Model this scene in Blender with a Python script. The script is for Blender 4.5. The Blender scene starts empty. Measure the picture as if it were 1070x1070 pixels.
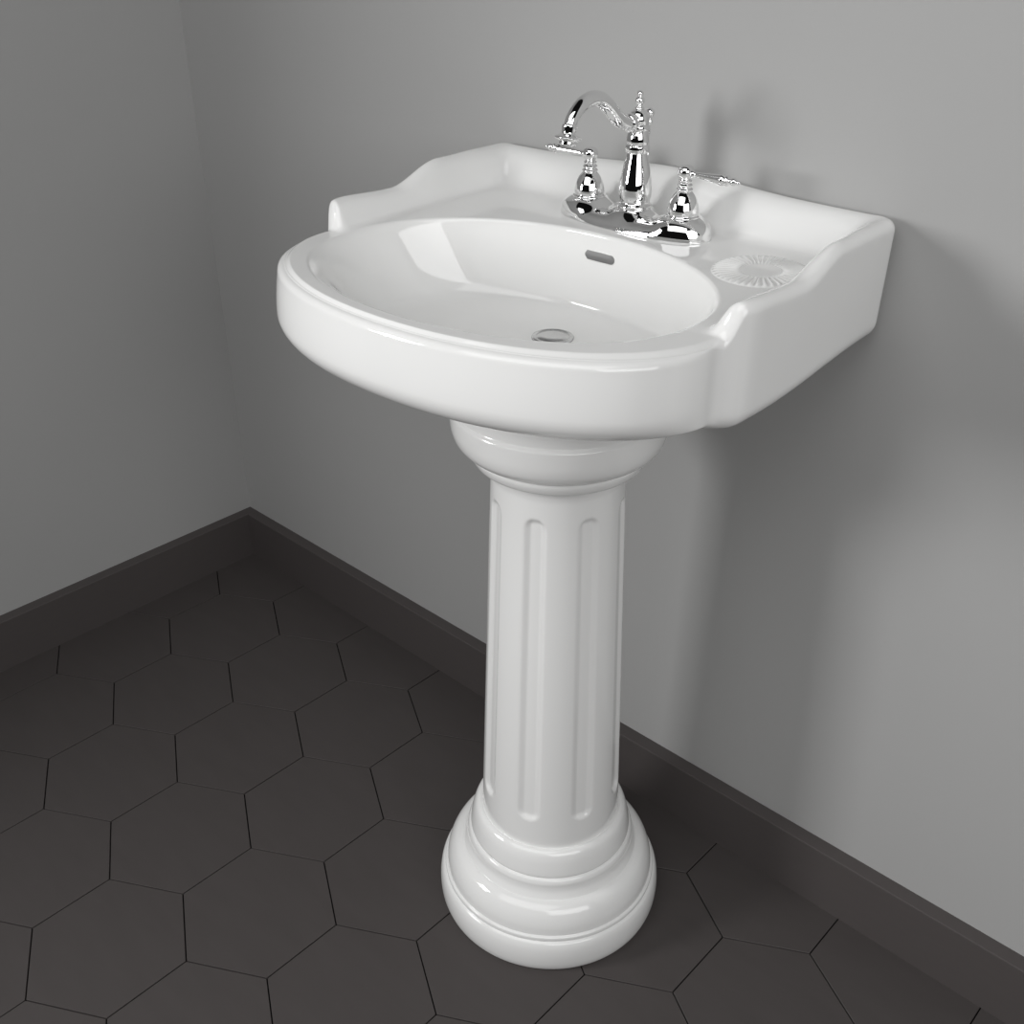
import bpy, bmesh, math, random
import numpy as np
from mathutils import Vector, Matrix

random.seed(4)
scene = bpy.context.scene
COL = scene.collection
PI = math.pi

# ------------------------------------------------------------------ camera
F_PX = 1128.33
Rm = np.array([[0.7300650059654528, 0.6833777045411489, 0.0],
               [0.34425217465046626, -0.36776991140673365, -0.8638493691090952],
               [-0.590335097475789, 0.6306664769900997, -0.50375020346099]])
CM = (1.7498642, -1.06218665, 1.2349172)
cd = bpy.data.cameras.new('camera'); cam = bpy.data.objects.new('camera', cd); COL.objects.link(cam)
cd.sensor_fit = 'HORIZONTAL'; cd.sensor_width = 36.0; cd.lens = 36.0 * F_PX / 1070.0
cd.clip_start = 0.02; cd.clip_end = 60
right, down, fwd = Rm[0], Rm[1], Rm[2]
M4 = Matrix(((right[0], -down[0], -fwd[0], CM[0]), (right[1], -down[1], -fwd[1], CM[1]),
             (right[2], -down[2], -fwd[2], CM[2]), (0, 0, 0, 1)))
cam.matrix_world = M4
scene.camera = cam

# ------------------------------------------------------------------ world + lights + exposure
w = bpy.data.worlds.new('world'); scene.world = w; w.use_nodes = True
w.node_tree.nodes['Background'].inputs[0].default_value = (1, 0.99, 0.98, 1)
w.node_tree.nodes['Background'].inputs[1].default_value = 0.006

def area(name, loc, target, sx, sy, power, spread=180, col=(1, 1, 1)):
    d = bpy.data.lights.new(name, 'AREA'); d.shape = 'RECTANGLE'; d.size = sx; d.size_y = sy
    d.energy = power; d.color = col; d.spread = math.radians(spread)
    o = bpy.data.objects.new(name, d); COL.objects.link(o)
    o.location = loc
    o.rotation_euler = (Vector(target) - Vector(loc)).to_track_quat('-Z', 'Y').to_euler()
    return o
# daylight entering low through an opening in the left wall
area('key_daylight', (0.0, -1.98, 1.26), (1.4, -1.55, 1.02), 0.60, 0.60, 26.5, 138)
# a very large, dim overhead softbox out in the room
area('overhead_softbox', (1.5, -2.3, 2.9), (0.9, -0.3, 0.5), 2.8, 2.2, 43.0, 180)
# a broad softbox to the right of the camera
area('side_softbox', (3.7, -1.7, 1.75), (0.9, -0.3, 0.65), 2.3, 1.5, 44.0, 180)

vs = scene.view_settings
vs.view_transform = 'Standard'; vs.look = 'None'; vs.exposure = -0.2; vs.gamma = 1.0; vs.use_curve_mapping = False

# ------------------------------------------------------------------ materials
def mat(name, col, rough=0.5, metal=0.0, spec=0.5, coat=0.0):
    m = bpy.data.materials.new(name); m.use_nodes = True
    b = m.node_tree.nodes['Principled BSDF']
    b.inputs['Base Color'].default_value = (*col, 1); b.inputs['Roughness'].default_value = rough
    b.inputs['Metallic'].default_value = metal; b.inputs['Specular IOR Level'].default_value = spec
    b.inputs['Coat Weight'].default_value = coat; b.inputs['Coat Roughness'].default_value = 0.03
    return m
def noise_mix(m, c1, c2, scale, stretch=(1, 1, 1), detail=4, bump=0.0):
    nt = m.node_tree; b = nt.nodes['Principled BSDF']
    tc = nt.nodes.new('ShaderNodeTexCoord'); mp = nt.nodes.new('ShaderNodeMapping'); mp.inputs['Scale'].default_value = stretch
    n = nt.nodes.new('ShaderNodeTexNoise'); n.inputs['Scale'].default_value = scale; n.inputs['Detail'].default_value = detail
    r = nt.nodes.new('ShaderNodeMix'); r.data_type = 'RGBA'
    r.inputs[6].default_value = (*c1, 1); r.inputs[7].default_value = (*c2, 1)
    nt.links.new(tc.outputs['Object'], mp.inputs[0]); nt.links.new(mp.outputs[0], n.inputs['Vector'])
    nt.links.new(n.outputs[0], r.inputs[0]); nt.links.new(r.outputs[2], b.inputs['Base Color'])
    if bump:
        bp = nt.nodes.new('ShaderNodeBump'); bp.inputs['Strength'].default_value = bump; bp.inputs['Distance'].default_value = 0.001
        nt.links.new(n.outputs[0], bp.inputs['Height']); nt.links.new(bp.outputs[0], b.inputs['Normal'])
    return m
M_WALL = noise_mix(mat('grey wall paint', (.4, .4, .39), 0.7, spec=0.25), (.396, .395, .391), (.410, .409, .405), 3.0)
M_CER = mat('white glazed porcelain', (.83, .83, .82), 0.07, spec=0.55)
M_CHROME = mat('polished chrome', (.86, .86, .86), 0.03, 1.0)
M_DARKM = mat('dark metal recess', (.05, .05, .05), 0.4, 0.6)
M_SLOT = mat('dull metal', (.30, .30, .30), 0.3, 1.0)
M_BRUSH = mat('satin chrome', (.55, .55, .55), 0.25, 1.0)
M_SKIRT = noise_mix(mat('dark brown skirting', (.06, .055, .053), 0.5, spec=0.3), (.077, .068, .067), (.084, .075, .073), 30, (1, 1, 6))
M_TILE = noise_mix(mat('dark hexagon tile', (.06, .055, .053), 0.55, spec=0.3), (.060, .0530, .0515), (.072, .0640, .0625), 10, (1, 4, 1), 6, 0.15)
M_GROUT = mat('dark grout', (.006, .006, .006), 0.9, spec=0.0)

# ------------------------------------------------------------------ helpers
def link_mesh(name, verts, faces, material, parent=None, smooth=True):
    me = bpy.data.meshes.new(name)
    me.from_pydata([tuple(map(float, v)) for v in verts], [], faces)
    me.update()
    bm = bmesh.new(); bm.from_mesh(me); bmesh.ops.remove_doubles(bm, verts=bm.verts, dist=1e-6)
    bmesh.ops.recalc_face_normals(bm, faces=bm.faces); bm.to_mesh(me); bm.free()
    me.materials.append(material)
    if smooth:
        for p in me.polygons: p.use_smooth = True
    o = bpy.data.objects.new(name, me); COL.objects.link(o)
    if parent is not None:
        o.parent = parent
        o.matrix_parent_inverse = Matrix.Translation(-Vector(parent.location))
    return o
def box_data(x0, x1, y0, y1, z0, z1, V, Fc):
    b = len(V)
    V += [(x0, y0, z0), (x1, y0, z0), (x1, y1, z0), (x0, y1, z0), (x0, y0, z1), (x1, y0, z1), (x1, y1, z1), (x0, y1, z1)]
    Fc += [[b+i for i in f] for f in ((0, 3, 2, 1), (4, 5, 6, 7), (0, 1, 5, 4), (1, 2, 6, 5), (2, 3, 7, 6), (3, 0, 4, 7))]
def boxes(name, lst, material, parent=None):
    V, Fc = [], []
    for b in lst: box_data(*b, V, Fc)
    me = bpy.data.meshes.new(name); me.from_pydata(V, [], Fc); me.update(); me.materials.append(material)
    o = bpy.data.objects.new(name, me); COL.objects.link(o)
    if parent is not None:
        o.parent = parent; o.matrix_parent_inverse = Matrix.Translation(-Vector(parent.location))
    return o
def ring_mesh(rings, close_start=False, close_end=False):
    """rings: list of equal-length closed loops"""
    n = len(rings[0]); V = [p for r in rings for p in r]; Fc = []
    for i in range(len(rings)-1):
        for j in range(n):
            k = (j+1) % n
            Fc.append((i*n+j, i*n+k, (i+1)*n+k, (i+1)*n+j))
    if close_start: Fc.append(tuple(range(n))[::-1])
    if close_end: Fc.append(tuple((len(rings)-1)*n+j for j in range(n)))
    return V, Fc
def lathe(profile, c=(0, 0, 0), n=64, axis='Z', rmod=None):
    rings = []
    for (r, z) in profile:
        ring = []
        for j in range(n):
            a = 2*PI*j/n; rr = max(r, 1e-5)
            if rmod: rr = rmod(rr, z, a)
            ring.append((c[0]+rr*math.cos(a), c[1]+rr*math.sin(a), c[2]+z) if axis == 'Z' else (c[0]+z, c[1]+rr*math.cos(a), c[2]+rr*math.sin(a)))
        rings.append(ring)
    return ring_mesh(rings, True, True)
def smooth_profile(pts, sub=5):
    """Catmull-Rom through (r,z); a repeated point makes a crease"""
    out = []
    P = [np.array(p, float) for p in pts]
    for i in range(len(P)-1):
        p0 = P[i-1] if i else P[0]; p1 = P[i]; p2 = P[i+1]; p3 = P[i+2] if i+2 < len(P) else P[i+1]
        if np.allclose(p1, p2): continue
        for k in range(sub):
            t = k/sub
            out.append(tuple(.5*((2*p1)+(-p0+p2)*t+(2*p0-5*p1+4*p2-p3)*t*t+(-p0+3*p1-3*p2+p3)*t**3)))
    out.append(tuple(P[-1])); return out
def tube(path, radii, n=24):
    path = [Vector(p) for p in path]; rings = []
    up = Vector((1, 0, 0.0001)).normalized()
    for i, p in enumerate(path):
        t = (path[min(i+1, len(path)-1)] - path[max(i-1, 0)]).normalized()
        a = up - t*up.dot(t)
        if a.length < 1e-3: a = Vector((0, 0, 1)) - t*t.z
        a.normalize(); b = t.cross(a)
        rings.append([tuple(p + (a*math.cos(2*PI*j/n) + b*math.sin(2*PI*j/n))*radii[i]) for j in range(n)])
    return ring_mesh(rings, True, True)
def crom(pts, sub=6):
    return smooth_profile(pts, sub)
def empty(name, loc):
    o = bpy.data.objects.new(name, None); COL.objects.link(o); o.location = loc; o.empty_display_size = .05
    return o
def merge(*vf):
    V, Fc = [], []
    for v, f_ in vf:
        b = len(V); V += list(v); Fc += [tuple(b+i for i in q) for q in f_]
    return V, Fc

# ------------------------------------------------------------------ the room
SK_H, SK_T = 0.0985, 0.0221
def struct(o): o['kind'] = 'structure'; return o
struct(boxes('wall_back', [(-0.12, 4.2, 0.0, 0.12, -0.05, 2.7)], M_WALL))
# the left wall with the opening the daylight comes through
struct(boxes('wall_left', [(-0.12, 0.0, -1.50, 0.0, -0.05, 2.7)], M_WALL))
def skirting(name, p0, p1, nrm, mitre0, mitre1):
    prof = [(0, 0), (SK_T, 0), (SK_T, SK_H-.0015), (SK_T-.0004, SK_H-.0005), (SK_T-.0015, SK_H), (0, SK_H)]
    p0 = np.array(p0, float); p1 = np.array(p1, float); d = (p1-p0)/np.linalg.norm(p1-p0); nn = np.array(nrm, float)
    r0 = [tuple(p0 + nn*a + d*a*mitre0 + np.array([0, 0, b])) for a, b in prof]
    r1 = [tuple(p1 + nn*a - d*a*mitre1 + np.array([0, 0, b])) for a, b in prof]
    V, Fc = ring_mesh([r0, r1], True, True)
    return struct(link_mesh(name, V, Fc, M_SKIRT, smooth=False))
skirting('baseboard_back', (0, 0, 0), (4.2, 0, 0), (0, -1, 0), 1, 0)
skirting('baseboard_left', (0, 0, 0), (0, -1.50, 0), (1, 0, 0), 1, 0)

# floor: hexagonal tiles with fine open joints, one mesh
HR = 0.115; HX, HY = 0.4958904, -0.38589697
def floor_mesh():
    bm = bmesh.new()
    gap, dep, bev = 0.0008, 0.0030, 0.0005
    ca, sa = math.cos(math.radians(60)), math.sin(math.radians(60))     # lattice is turned +60 deg into room axes
    xmin, xmax, ymin, ymax = 0.0, 4.2, -4.0, 0.0
    def inside(x, y, m=0.0): return xmin-m <= x <= xmax+m and ymin-m <= y <= ymax+m
    for i in range(-50, 51):
        for j in range(-50, 51):
            lx, ly = math.sqrt(3)*(i+j/2)*HR, 1.5*j*HR
            cx, cy = HX + lx*ca - ly*sa, HY + lx*sa + ly*ca
            if not inside(cx, cy, HR): continue
            def poly(r, z):
                P = []
                for k in range(6):
                    a = math.radians(30+60*k+60)
                    P.append([cx+r*math.cos(a), cy+r*math.sin(a)])
                # clip to the room
                for ax, lim, sg in ((0, xmin, 1), (0, xmax, -1), (1, ymin, 1), (1, ymax, -1)):
                    Q = []
                    for q in range(len(P)):
                        A, B = P[q], P[(q+1) % len(P)]
                        da, db = sg*(A[ax]-lim), sg*(B[ax]-lim)
                        if da >= 0: Q.append(A)
                        if (da < 0) != (db < 0):
                            t = da/(da-db); Q.append([A[0]+(B[0]-A[0])*t, A[1]+(B[1]-A[1])*t])
                    P = Q
                    if len(P) < 3: return []
                return [(x, y, z) for x, y in P]
            R = HR - gap/math.cos(math.radians(30))
            tilt = random.uniform(-.00012, .00012)
            top = poly(R-bev, 0.0+tilt); edge = poly(R, -bev+tilt); low = poly(R, -dep)
            if len(top) < 3 or len(top) != len(edge) or len(edge) != len(low): continue
            vt = [bm.verts.new(p) for p in top]; ve = [bm.verts.new(p) for p in edge]; vl = [bm.verts.new(p) for p in low]
            n = len(vt)
            try:
                bm.faces.new(vt)
                for q in range(n):
                    k = (q+1) % n
                    bm.faces.new((ve[q], ve[k], vt[k], vt[q])); bm.faces.new((vl[q], vl[k], ve[k], ve[q]))
            except ValueError: pass
    nf = len(bm.faces)
    g = [bm.verts.new(p) for p in ((xmin, ymin, -dep), (xmax, ymin, -dep), (xmax, ymax, -dep), (xmin, ymax, -dep))]
    gf = bm.faces.new(g); gf.material_index = 1
    g2 = [bm.verts.new(p) for p in ((xmin, ymin, -.05), (xmax, ymin, -.05), (xmax, ymax, -.05), (xmin, ymax, -.05))]
    for q in range(4):
        k = (q+1) % 4; ff = bm.faces.new((g2[q], g2[k], g[k], g[q])); ff.material_index = 1
    bm.faces.new(g2[::-1]).material_index = 1
    me = bpy.data.meshes.new('floor'); bm.to_mesh(me); bm.free()
    me.materials.append(M_TILE); me.materials.append(M_GROUT)
    o = bpy.data.objects.new('floor', me); COL.objects.link(o); return struct(o)
floor_mesh()

# ------------------------------------------------------------------ the basin
XC = 1.018
HWX = 0.277                      # half width of the rear deck
FA, FB, FN, FYC = 0.2635, 0.168, 2.12, -0.290   # front bow: superellipse
def sstep(a, b, x):
    t = np.clip((np.asarray(x, float)-a)/(b-a), 0, 1); return t*t*(3-2*t)
def outline():
    """closed plan outline, counter-clockwise seen from above, x relative to the centre line"""
    half = []   # right half from front centre to back centre
    for k in range(0, 91):
        a = -PI/2 + (PI/2+0.02)*k/90
        c, s = math.cos(a), math.sin(a)
        half.append((FA*math.copysign(abs(c)**(2/FN), c), FYC + FB*math.copysign(abs(s)**(2/FN), s)))
    half = [p for p in half if p[1] <= -0.310]
    # notch: concave step out to the deck corner
    half += [(.2590, -.303), (.2603, -.2975), (.263, -.293), (.267, -.2895), (.271, -.2865), (.2745, -.283), (.2765, -.278), (.277, -.272)]
    r = .018
    half += [(HWX, y) for y in np.linspace(-.270, -r, 44)]
    half += [(HWX-r+r*math.cos(a), -r+r*math.sin(a)) for a in np.linspace(0, PI/2, 9)[1:]]
    half += [(x, 0.0) for x in np.linspace(HWX-r-.004, 0, 60)]
    P = half + [(-x, y) for x, y in half[::-1][1:-1]]
    P = np.array(P)
    # resample evenly
    Q = np.vstack([P, P[:1]]); L = np.r_[0, np.cumsum(np.linalg.norm(np.diff(Q, axis=0), axis=1))]
    N = 720; s = np.linspace(0, L[-1], N, endpoint=False)
    return np.c_[np.interp(s, L, Q[:, 0]), np.interp(s, L, Q[:, 1])]
O = outline(); N = len(O)
for _ in range(24):      # soften the concave step between bow and deck
    m_ = ((O[:, 1] > -.335) & (O[:, 1] < -.262) & (np.abs(O[:, 0]) > .2))[:, None]
    O = np.where(m_, (np.roll(O, 1, 0)+2*O+np.roll(O, -1, 0))/4, O)
T = np.roll(O, -1, 0)-np.roll(O, 1, 0); T /= np.linalg.norm(T, axis=1)[:, None]
NI = np.c_[-T[:, 1], T[:, 0]]                # inward normal (ccw loop)
for _ in range(3): NI = (np.roll(NI, 1, 0)+2*NI+np.roll(NI, -1, 0)); NI /= np.linalg.norm(NI, axis=1)[:, None]

EA, EB, EYC, EN, EXC = 0.229, 0.155, -0.2830, 2.05, -0.006          # bowl opening
def rho_of(x, y): return ((np.abs(np.asarray(x)-EXC)/EA)**EN + (np.abs(np.asarray(y)-EYC)/EB)**EN)**(1/EN)
def z_deck(y): return .8922 + np.clip(y+.30, 0, 1)*.039
def side_top(y):     # height of the top of the side wall along its length
    h = .9205 + (.9430-.9205)*sstep(-.192, -.118, y)
    h = h + .0030*sstep(-.20, -.27, y)
    return h
def back_top(x): return .9440 + .0100*np.exp(-(np.abs(x)/.105)**2)
def front_fade(y): return sstep(-.2970, -.2810, y)   # the side wall ends in a rounded ear
WT = 0.021
_pd = np.array([0, .010, .016, .022, .027, .032, .037, .042, .047, .053, .060])
_pf = np.array([1, 1, .975, .91, .82, .66, .42, .20, .07, .01, 0])
def wall_prof(d):
    acc = 0
    for o_ in (-.0025, -.0012, 0, .0012, .0025): acc = acc + np.interp(np.asarray(d)+o_, _pd, _pf)
    return acc/5
BOT = .803; DRX, DRY = 0.0, -0.212
def z_top(x, y):
    x = np.asarray(x, float); y = np.asarray(y, float)
    zd = z_deck(y)
    ds = (HWX-np.abs(x))*(1.30-.25*sstep(-.12, -.04, y)); db = -y
    k = .008
    d = -k*np.log(np.exp(-np.clip(ds, -.05, .3)/k)+np.exp(-np.clip(db, -.05, .3)/k))
    w_ = sstep(-.105, -.065, y)
    H = side_top(y)*(1-w_) + back_top(x)*w_
    return zd + np.maximum(H-zd, 0)*front_fade(y)*wall_prof(d)
def soft_round(d, r):   # drop below the top at distance d from the outline
    dd = np.clip(r-d, 0, r); return r-np.sqrt(np.maximum(r*r-dd*dd, 0))
frontness = 1-sstep(-.318, -.288, O[:, 1])     # 1 on the bow, 0 on sides/back
rings = []
# --- top, from the outline in to the bowl
Eang = np.arctan2((O[:, 1]-EYC)/EB, (O[:, 0]-EXC)/EA)
_c, _s = np.cos(Eang), np.sin(Eang)
_k = 1/(np.abs(_c)**EN+np.abs(_s)**EN)**(1/EN)
USX, USY = _c*_k, _s*_k
E = np.c_[EXC+1.03*EA*USX, EYC+1.03*EB*USY]
D = E-O; DL = np.linalg.norm(D, axis=1); cosn = np.abs((D*NI).sum(1))/DL
NT = 64
lipw = DL*cosn; lsc = np.clip(lipw/.036, .3, 1)
rr_out = .0115 + (.0003-.0115)*frontness
far = []
for k in range(NT+1):
    u = k/NT
    # first 40% of the samples cover the first 60 mm (or the lip), dense at the edge
    nd = np.minimum(.056/cosn, DL*.9)
    if u <= .6:
        t = nd*(u/.6)**1.5
    else:
        t = nd + (DL-nd)*((u-.6)/.4)
    P = O + D*(t/DL)[:, None]
    dn = t*cosn
    z = z_top(P[:, 0], P[:, 1]) - soft_round(dn, rr_out)
    # shallow bead round the front lip: outer edge sits a touch lower than the flat of the rim
    z = z - frontness*.0036*(1-sstep(.0005, .0100, dn/lsc))
    far.append(np.c_[P, z])
def _sp(r, rc=.80, w_=.028): return w_*np.log1p(np.exp((r-rc)/w_))
def z_bowl(rho): return BOT + (.900-BOT)*(.84*(_sp(rho)-_sp(0))/(_sp(1)-_sp(0)) + .16*rho**2)
def bowl_xy(rho):
    w_ = 1-rho**2
    c = np.array([EXC, EYC])*(1-w_) + np.array([DRX, DRY])*w_
    return np.c_[c[0]+rho*EA*USX, c[1]+rho*EB*USY]
def softmin(a, b, k):
    h = np.clip(.5+.5*(b-a)/k, 0, 1); return b*(1-h)+a*h - k*h*(1-h)
KS = .010 + .012*sstep(-.1, .8, -np.sin(Eang))
last = far[-1]
top_rings = [f_.copy() for f_ in far]
def blend_bowl(P, z):
    # elliptical radius about the bowl centre (edge formula only matters near the rim)
    rho = rho_of(P[:, 0], P[:, 1])
    return softmin(z, z_bowl(np.maximum(rho, .9)), KS)
for f_ in top_rings: f_[:, 2] = blend_bowl(f_[:, :2], f_[:, 2])
bowl_rings = []
for rho in list(np.linspace(1.02, .9, 14)) + list(np.linspace(.88, .03, 44)):
    P = bowl_xy(rho) if rho <= 1 else np.c_[EXC+rho*EA*USX, EYC+rho*EB*USY]
    z = softmin(z_top(P[:, 0], P[:, 1]), np.full(N, z_bowl(rho)), KS)
    bowl_rings.append(np.c_[P, z])
# --- outside, from the outline down
z_edge = top_rings[0][:, 2]
outer = []
sidez = .7970 + .019*sstep(-.24, -.0, O[:, 1])         # bottom of the deck sides
NV = 34
f3 = frontness
fbul = 1-sstep(-.385, -.300, O[:, 1])
for k in range(1, NV+1):
    u = k/NV
    # front bow: straight then rolling under on a big radius
    A = u*PI/2
    R1, ZC1, B1, BH, B2 = .028, .8370, .0085, .0080, .0050
    if u < .2: b = PI/2*u/.2; of = -B1*math.sin(b) + 0*z_edge; zf = z_edge - BH*(1-math.cos(b))
    elif u < .5: v = (u-.2)/.3; of = -B1 - B2*(1-(1-v)**1.6) + 0*z_edge; zf = (z_edge-BH) + (ZC1-z_edge+BH)*v
    else:
        a = (u-.5)/.5*PI/2; of = -B1-B2 + R1*1.05*(1-math.cos(a)) + 0*z_edge; zf = ZC1 - R1*math.sin(a) + 0*z_edge
    of = np.where(of < 0, of*fbul, of)
    of = of - f3*.0
    # sides and back: nearly straight down with a small roll
    r2 = .022
    if u < .7: os_ = .002*(u/.7)+0*z_edge; zs = z_edge + (sidez+r2-z_edge)*(u/.7)
    else:
        a = (u-.7)/.3*PI/2; os_ = .002 + r2*(1-math.cos(a)) + 0*z_edge; zs = sidez + r2 - r2*math.sin(a)
    off = os_*(1-f3)+of*f3; zz = zs*(1-f3)+zf*f3
    P = O + NI*off[:, None]
    outer.append(np.c_[P, zz])
lastr = outer[-1]
CB = np.array([.030, -.243])
for k in range(1, 15):
    u = k/14
    P = lastr[:, :2]*(1-u) + (CB + (lastr[:, :2]-CB)*.38)*u
    zc = .782
    z = lastr[:, 2]*(1-u)**1.6 + zc*(1-(1-u)**1.6)
    outer.append(np.c_[P, z])
ringsall = outer[::-1] + top_rings + bowl_rings
BROT = math.radians(2.2)
def bt(x, y):
    g = min(1.0, max(0.0, -y/.2)); g = g*g*(3-2*g)
    return (XC + x, y - .0012 + (x*math.tan(BROT) - .002)*g)
def W3(r): return [(*bt(p[0], p[1]), p[2]) for p in r]
V, Fc = ring_mesh([W3(r) for r in ringsall], True, True)
sink = empty('pedestal_sink', (XC, -.25, 0))
sink['label'] = 'white glazed porcelain pedestal sink with fluted column, standing against the grey wall'
sink['category'] = 'sink'
basin = link_mesh('basin', V, Fc, M_CER, sink)

def surf(x, y):
    """height of the basin's upper surface at (x rel, y)"""
    rho = float(rho_of(x, y))
    return float(softmin(z_top(x, y), z_bowl(max(rho, .9)), .010))

# fluted soap rest moulded on the right of the deck
def soap_rest(cx, cy, r0=.021, r1=.051, n=40):
    rings_ = []; NA = n*8
    for r in [0.0005, .008, .016, r0-.002, r0, r0+.002] + list(np.linspace(r0+.004, r1-.003, 10)) + [r1-.001, r1, r1+.002]:
        ring = []
        for j in range(NA):
            a = 2*PI*j/NA; x, y = cx+r*math.cos(a), cy+r*math.sin(a)
            env = float(sstep(r0-.001, r0+.004, r)*(1-sstep(r1-.006, r1, r)))
            bump = .0020*env*(.5+.5*math.cos(n*a)) if r > r0-.001 else 0
            base = .0006*float(1-sstep(r1-.002, r1+.002, r)) - .0008*float(sstep(r1-.001, r1+.002, r))
            ring.append((*bt(x, y), surf(x, y)+base+bump))
        rings_.append(ring)
    V, Fc = ring_mesh(rings_, True, False)
    return link_mesh('fluted_soap_rest', V, Fc, M_CER, sink)
soap_rest(.193, -.125, r1=.049)

# drain
V, Fc = lathe([(0, .0034), (.010, .0032), (.0175, .0026), (.0182, .0018), (.0188, .0018), (.0194, .0026), (.0222, .0020), (.0232, .0008), (.0234, -.003)],
              (*bt(DRX, DRY), BOT+.0010), 48)
drain = link_mesh('drain', V, Fc, M_BRUSH, sink); drain['label'] = 'round satin metal drain'
# overflow slot in the back of the bowl
def bowl_pt(xr, rho):
    # point on the inside of the bowl, at ring rho, on the back side, with given x
    s_ = min(1, abs((xr-EXC)/(rho*EA))); cx_, ww = 0, 1-rho**2
    cy_ = EYC*(1-ww)+DRY*ww
    y = cy_ + rho*EB*(1-s_**EN)**(1/EN)
    z = float(softmin(z_top(xr, y), z_bowl(rho), .010)); return np.array([*bt(xr, y), z])
p0 = bowl_pt(-.010, .94); pu = bowl_pt(-.010, .955); pr = bowl_pt(.005, .94)
uz = (pu-p0)/np.linalg.norm(pu-p0); ux = (pr-p0); ux = ux-uz*(ux@uz); ux /= np.linalg.norm(ux); un = np.cross(ux, uz)
if un[1] > 0: un = -un
def slot_ring(w_, h_, dn, n=12):
    out = []
    for sgn in (1, -1):
        for k in range(n+1):
            a = -PI/2 + PI*k/n if sgn == 1 else PI/2 + PI*k/n
            out.append(tuple(SC + ux*((w_/2-h_/2)*sgn + h_/2*math.cos(a)) + uz*(h_/2*math.sin(a)) + un*dn))
    return out
SC = bowl_pt(-.010, .94)
V, Fc = ring_mesh([slot_ring(.054, .0125, -.002), slot_ring(.054, .0125, .0004), slot_ring(.053, .0115, .0008), slot_ring(.052, .0105, .0006), slot_ring(.0515, .010, -.002)], False, False)
ov = link_mesh('overflow_ring', V, Fc, M_CER, sink)
V, Fc = ring_mesh([slot_ring(.0517, .0102, .0005), slot_ring(.030, .002, .0007)], False, True)
ovp = link_mesh('overflow_slot', V, Fc, M_SLOT, sink); ovp['label'] = 'narrow metallic overflow slot'

# ------------------------------------------------------------------ pedestal
PX, PY = 1.056, -.245
cap = [(.060, .790), (.1165, .790), (.1165, .770), (.1168, .7520), (.1172, .7490), (.1192, .7465), (.1200, .7440), (.1200, .735), (.1190, .724), (.1160, .714), (.1110, .707), (.1050, .7025),
       (.1005, .7000), (.0992, .6985), (.0992, .6985), (.0995, .696), (.0985, .692), (.0955, .686), (.0900, .6825), (.0840, .6795), (.0795, .6780), (.0785, .6775), (.0768, .672), (.0760, .665)]
base = [(.0910, .180), (.0912, .168), (.0920, .1640), (.0920, .1640), (.0955, .1640), (.1000, .1600), (.1035, .1520), (.1060, .1420), (.1075, .1340), (.1080, .1295), (.1068, .1265), (.1068, .1265), (.1100, .1245), (.1122, .1195), (.1122, .1150),
        (.1132, .1080), (.1160, .1020), (.1180, .0985), (.1180, .0985), (.1230, .0970), (.1300, .0920), (.1360, .0830), (.1400, .0720), (.1415, .0620), (.1415, .0590), (.1415, .0590), (.1445, .0575), (.1450, .0540), (.1445, .0515), (.1445, .0515), (.1480, .0490), (.1510, .0410), (.1525, .0280), (.1520, .0140), (.1500, .0050), (.1470, .0000)]
prof = smooth_profile(cap, 4)[:-1]
zz_ = np.linspace(.665, .180, 220)
prof += [(float(.0760 + (.0910-.0760)*((.665-z)/(.665-.18))), float(z)) for z in zz_][:-1]
prof += smooth_profile(base, 4)
def flute(rr, z, a):
    if z > .666 or z < .17: return rr
    zt, zb, hw = .643, .207, math.radians(8.6)
    az = (math.degrees(a) - 22.5) % 45.0; az = math.radians(min(az, 45-az))
    # rounded ends
    e = max(0.0, (z-(zt-.014))/.014, ((zb+.014)-z)/.014)
    if e >= 1: return rr
    wv = hw*math.sqrt(max(0, 1-e*e))
    if wv < 1e-4: return rr
    d = az/wv
    if d >= 1.25: return rr
    g = 1-float(sstep(.45, 1.25, d))
    return rr - .0042*g*min(1.0, 2.2*(1-max(e, 0)))
V, Fc = lathe(prof, (PX, PY, 0), 480, rmod=flute)
ped = link_mesh('pedestal', V, Fc, M_CER, sink)

# ------------------------------------------------------------------ the faucet
FX, FY = 1.018, -.080
FZ = float(z_top(0.0, FY))
fau = empty('faucet', (FX, FY, FZ))
fau['label'] = 'chrome two-handle faucet with curved spout, mounted on the back deck of the white sink'
fau['category'] = 'faucet'
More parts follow.
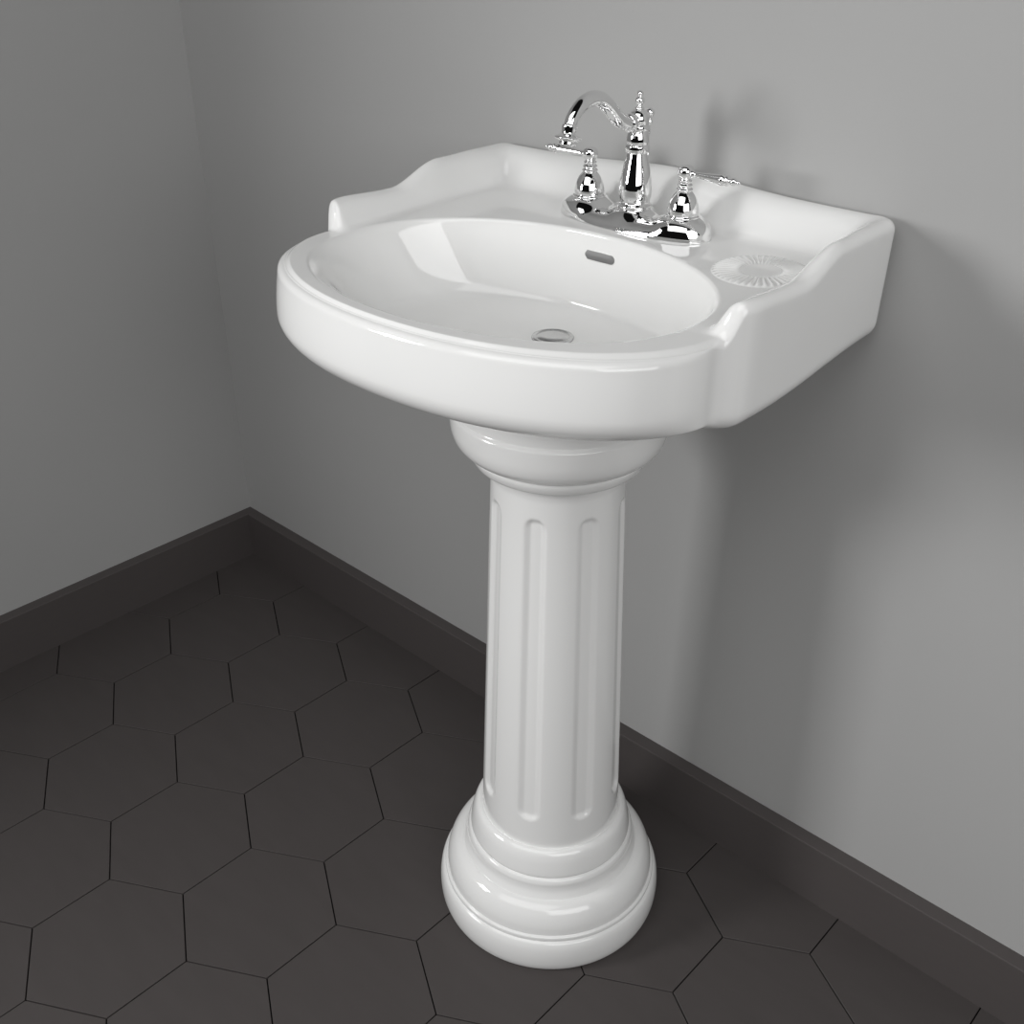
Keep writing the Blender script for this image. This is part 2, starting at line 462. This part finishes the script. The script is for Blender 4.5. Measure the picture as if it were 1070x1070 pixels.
# base plate: three domes joined on an oblong plate
def plate():
    rings_ = []
    HL, HWD = .0670, .0335
    NA = 160; NR = 40
    def contour(r):   # r 1 -> edge, 0 -> spine
        ring = []
        for j in range(NA):
            a = 2*PI*j/NA
            c, s = math.cos(a), math.sin(a)
            x = (HL*math.copysign(abs(c)**.55, c)) if True else 0
            ring.append((x + HWD*r*c, HWD*r*s, abs(c)))
        return ring
    def h(x, y):
        z = 0
        base_ = .0125
        def dome(cx, R, H):
            d = math.hypot(x-cx, y)/R
            return H*max(0, 1-d**2.6)**.45 if d < 1 else 0
        d3 = [dome(-.0655, .0345, .0240), dome(0, .031, .0230), dome(.0655, .0345, .0240)]
        dy = abs(y)/HWD; ex_ = max(0, (abs(x)-HL)/HWD); dd = math.hypot(dy, ex_)
        spine = .0160*max(0, 1-min(1, dd)**2.6)**.45
        L = [spine]+d3; k = .0025
        m = max(L); return m + k*math.log(sum(math.exp((q-m)/k) for q in L)) - k*math.log(2.2)
    rings_.append([(FX+(HL*np.sign(math.cos(2*PI*j/NA))*abs(math.cos(2*PI*j/NA))**.55)+ (HWD+.0015)*math.cos(2*PI*j/NA), FY+(HWD+.0015)*math.sin(2*PI*j/NA), FZ-.003) for j in range(NA)])
    rings_.append([(p[0], p[1], FZ+.0012) for p in rings_[0]])
    for k in range(NR+1):
        r = math.sin(PI/2*(1-k/NR))
        ring = [(FX+x, FY+y, FZ+.0022+max(0, h(x, y)+.000)) for x, y, _ in contour(max(r, .0))]
        rings_.append(ring)
    V, Fc = ring_mesh(rings_, True, False)
    return link_mesh('base_plate', V, Fc, M_CHROME, fau)
plate()
# centre column
body = [(.0190, .020), (.0195, .0215), (.0195, .0235), (.0175, .0250), (.0165, .0275), (.0178, .0320), (.0184, .0380), (.0180, .0450), (.0165, .0550), (.0142, .0660), (.0120, .0755), (.0112, .0795), (.0112, .0795),
        (.0130, .0803), (.0136, .0820), (.0136, .0865), (.0128, .0880), (.0120, .0885), (.0120, .0885), (.0124, .0900), (.0127, .0920), (.0122, .0970), (.0110, .1010), (.0104, .1025), (.0104, .1025), (.0120, .1033), (.0126, .1055), (.0122, .1080), (.0105, .1092), (.0105, .1092),
        (.0110, .1115), (.0113, .1140), (.0108, .1175), (.0090, .1212), (.0062, .1236), (.0040, .1245)]
V, Fc = lathe([(r, z) for r, z in smooth_profile(body, 4)], (FX, FY, FZ), 64)
link_mesh('spout_column', V, Fc, M_CHROME, fau)
fin = [(.0040, .1240), (.0050, .1252), (.0045, .1262), (.0028, .1272), (.0028, .1285), (.0044, .1305), (.0050, .1330), (.0044, .1355), (.0028, .1370), (.0024, .1378), (.0034, .1390), (.0036, .1405), (.0026, .1422), (.0008, .1432)]
V, Fc = lathe(smooth_profile(fin, 4), (FX, FY, FZ), 32)
link_mesh('finial', V, Fc, M_CHROME, fau)
# spout
sp = [(FY-.006, 1.0145), (FY-.014, 1.0135), (FY-.024, 1.0140), (FY-.034, 1.0180), (FY-.044, 1.0255), (FY-.055, 1.0350), (FY-.067, 1.0425), (FY-.080, 1.0455), (FY-.094, 1.0430), (FY-.105, 1.0365), (FY-.112, 1.0295), (FY-.1150, 1.0240)]
spp = crom(sp, 6)
dz = FZ-.9 + .0
L_ = len(spp)
rad = [.0072 - .0008*i/L_ + .0012*math.sin(PI*min(1, i/L_))**2 for i in range(L_)]
V, Fc = tube([(FX, y, z-.000) for y, z in spp], rad, 28)
spout = link_mesh('spout', V, Fc, M_CHROME, fau)
# collar where the spout leaves the column, and a scroll on its top
V, Fc = tube([(FX, FY-.010, 1.0133), (FX, FY-.0135, 1.0130), (FX, FY-.0150, 1.0130), (FX, FY-.0185, 1.0129), (FX, FY-.020, 1.0129)], [.0080, .0094, .0098, .0094, .0078], 28)
link_mesh('collar', V, Fc, M_CHROME, spout)
V, Fc = tube([(FX, FY-.014, 1.0190), (FX, FY-.019, 1.0198), (FX, FY-.0235, 1.0206), (FX, FY-.0265, 1.0220), (FX, FY-.0285, 1.0232)], [.0012, .0019, .0016, .0022, .0006], 14)
link_mesh('scroll', V, Fc, M_CHROME, spout)
# aerator: sleeve, flared disc, outlet
tipy, tipz = FY-.1155, 1.0235
aer = [(.0060, .0020), (.0074, .0010), (.0076, -.0010), (.0072, -.0050), (.0072, -.0068), (.0078, -.0076), (.0120, -.0096), (.0136, -.0108), (.0138, -.0118), (.0128, -.0130), (.0090, -.0140), (.0086, -.0150), (.0088, -.0176), (.0078, -.0186), (.0050, -.0188)]
V, Fc = lathe(smooth_profile(aer, 3), (0, 0, 0), 40)
ca_, sa_ = math.cos(math.radians(-9)), math.sin(math.radians(-9))
V = [(FX+x, tipy + y*ca_ - z*sa_, tipz + y*sa_ + z*ca_) for x, y, z in V]
link_mesh('aerator', V, Fc, M_CHROME, spout)
# lift rod behind the column
V, Fc = tube([(FX+.001, FY+.018, FZ+.016), (FX+.001, FY+.018, FZ+.110)], [.0014, .0014], 12)
V2, F2 = lathe(smooth_profile([(.0014, .106), (.0034, .108), (.0030, .111), (.0022, .113), (.0040, .1155), (.0050, .1185), (.0040, .1215), (.0018, .1232), (.0004, .1238)], 4), (FX+.001, FY+.018, FZ), 24)
V, Fc = merge((V, Fc), (V2, F2))
link_mesh('lift_rod', V, Fc, M_CHROME, fau)
# handles
def handle(s):
    hx = FX + s*.0655
    bell = [(.0185, .0205), (.0190, .0215), (.0188, .0232), (.0172, .0240), (.0168, .0250), (.0172, .0275), (.0168, .0320), (.0150, .0385), (.0120, .0440), (.0090, .0475), (.0075, .0490), (.0075, .0490),
            (.0088, .0496), (.0090, .0508), (.0078, .0520), (.0070, .0530), (.0080, .0540), (.0082, .0552), (.0070, .0565), (.0064, .0575), (.0072, .0588), (.0072, .0598), (.0060, .0608), (.0056, .0615),
            (.0070, .0628), (.0084, .0655), (.0088, .0685), (.0082, .0718), (.0062, .0745), (.0030, .0758), (.0004, .0760)]
    V, Fc = lathe(smooth_profile(bell, 4), (hx, FY, FZ), 48)
    hb = link_mesh('handle', V, Fc, M_CHROME, fau)
    lev = [(.0030, .0050), (.0044, .0075), (.0042, .0100), (.0030, .0120), (.0030, .0140), (.0038, .0220), (.0050, .0330), (.0062, .0420), (.0066, .0455), (.0052, .0480), (.0036, .0490), (.0036, .0490), (.0058, .0502), (.0062, .0515), (.0050, .0530), (.0032, .0540), (.0030, .0552), (.0042, .0572), (.0044, .0595), (.0030, .0620), (.0020, .0632), (.0024, .0645), (.0018, .0660), (.0003, .0668)]
    V, Fc = lathe([(r*.92, z*s) for r, z in smooth_profile(lev, 4)], (0, 0, 0), 32, axis='X')
    V = [(hx+x*1.02, FY+y, FZ+.0675+z) for x, y, z in V]
    link_mesh('lever', V, Fc, M_CHROME, hb)
handle(1); handle(-1)
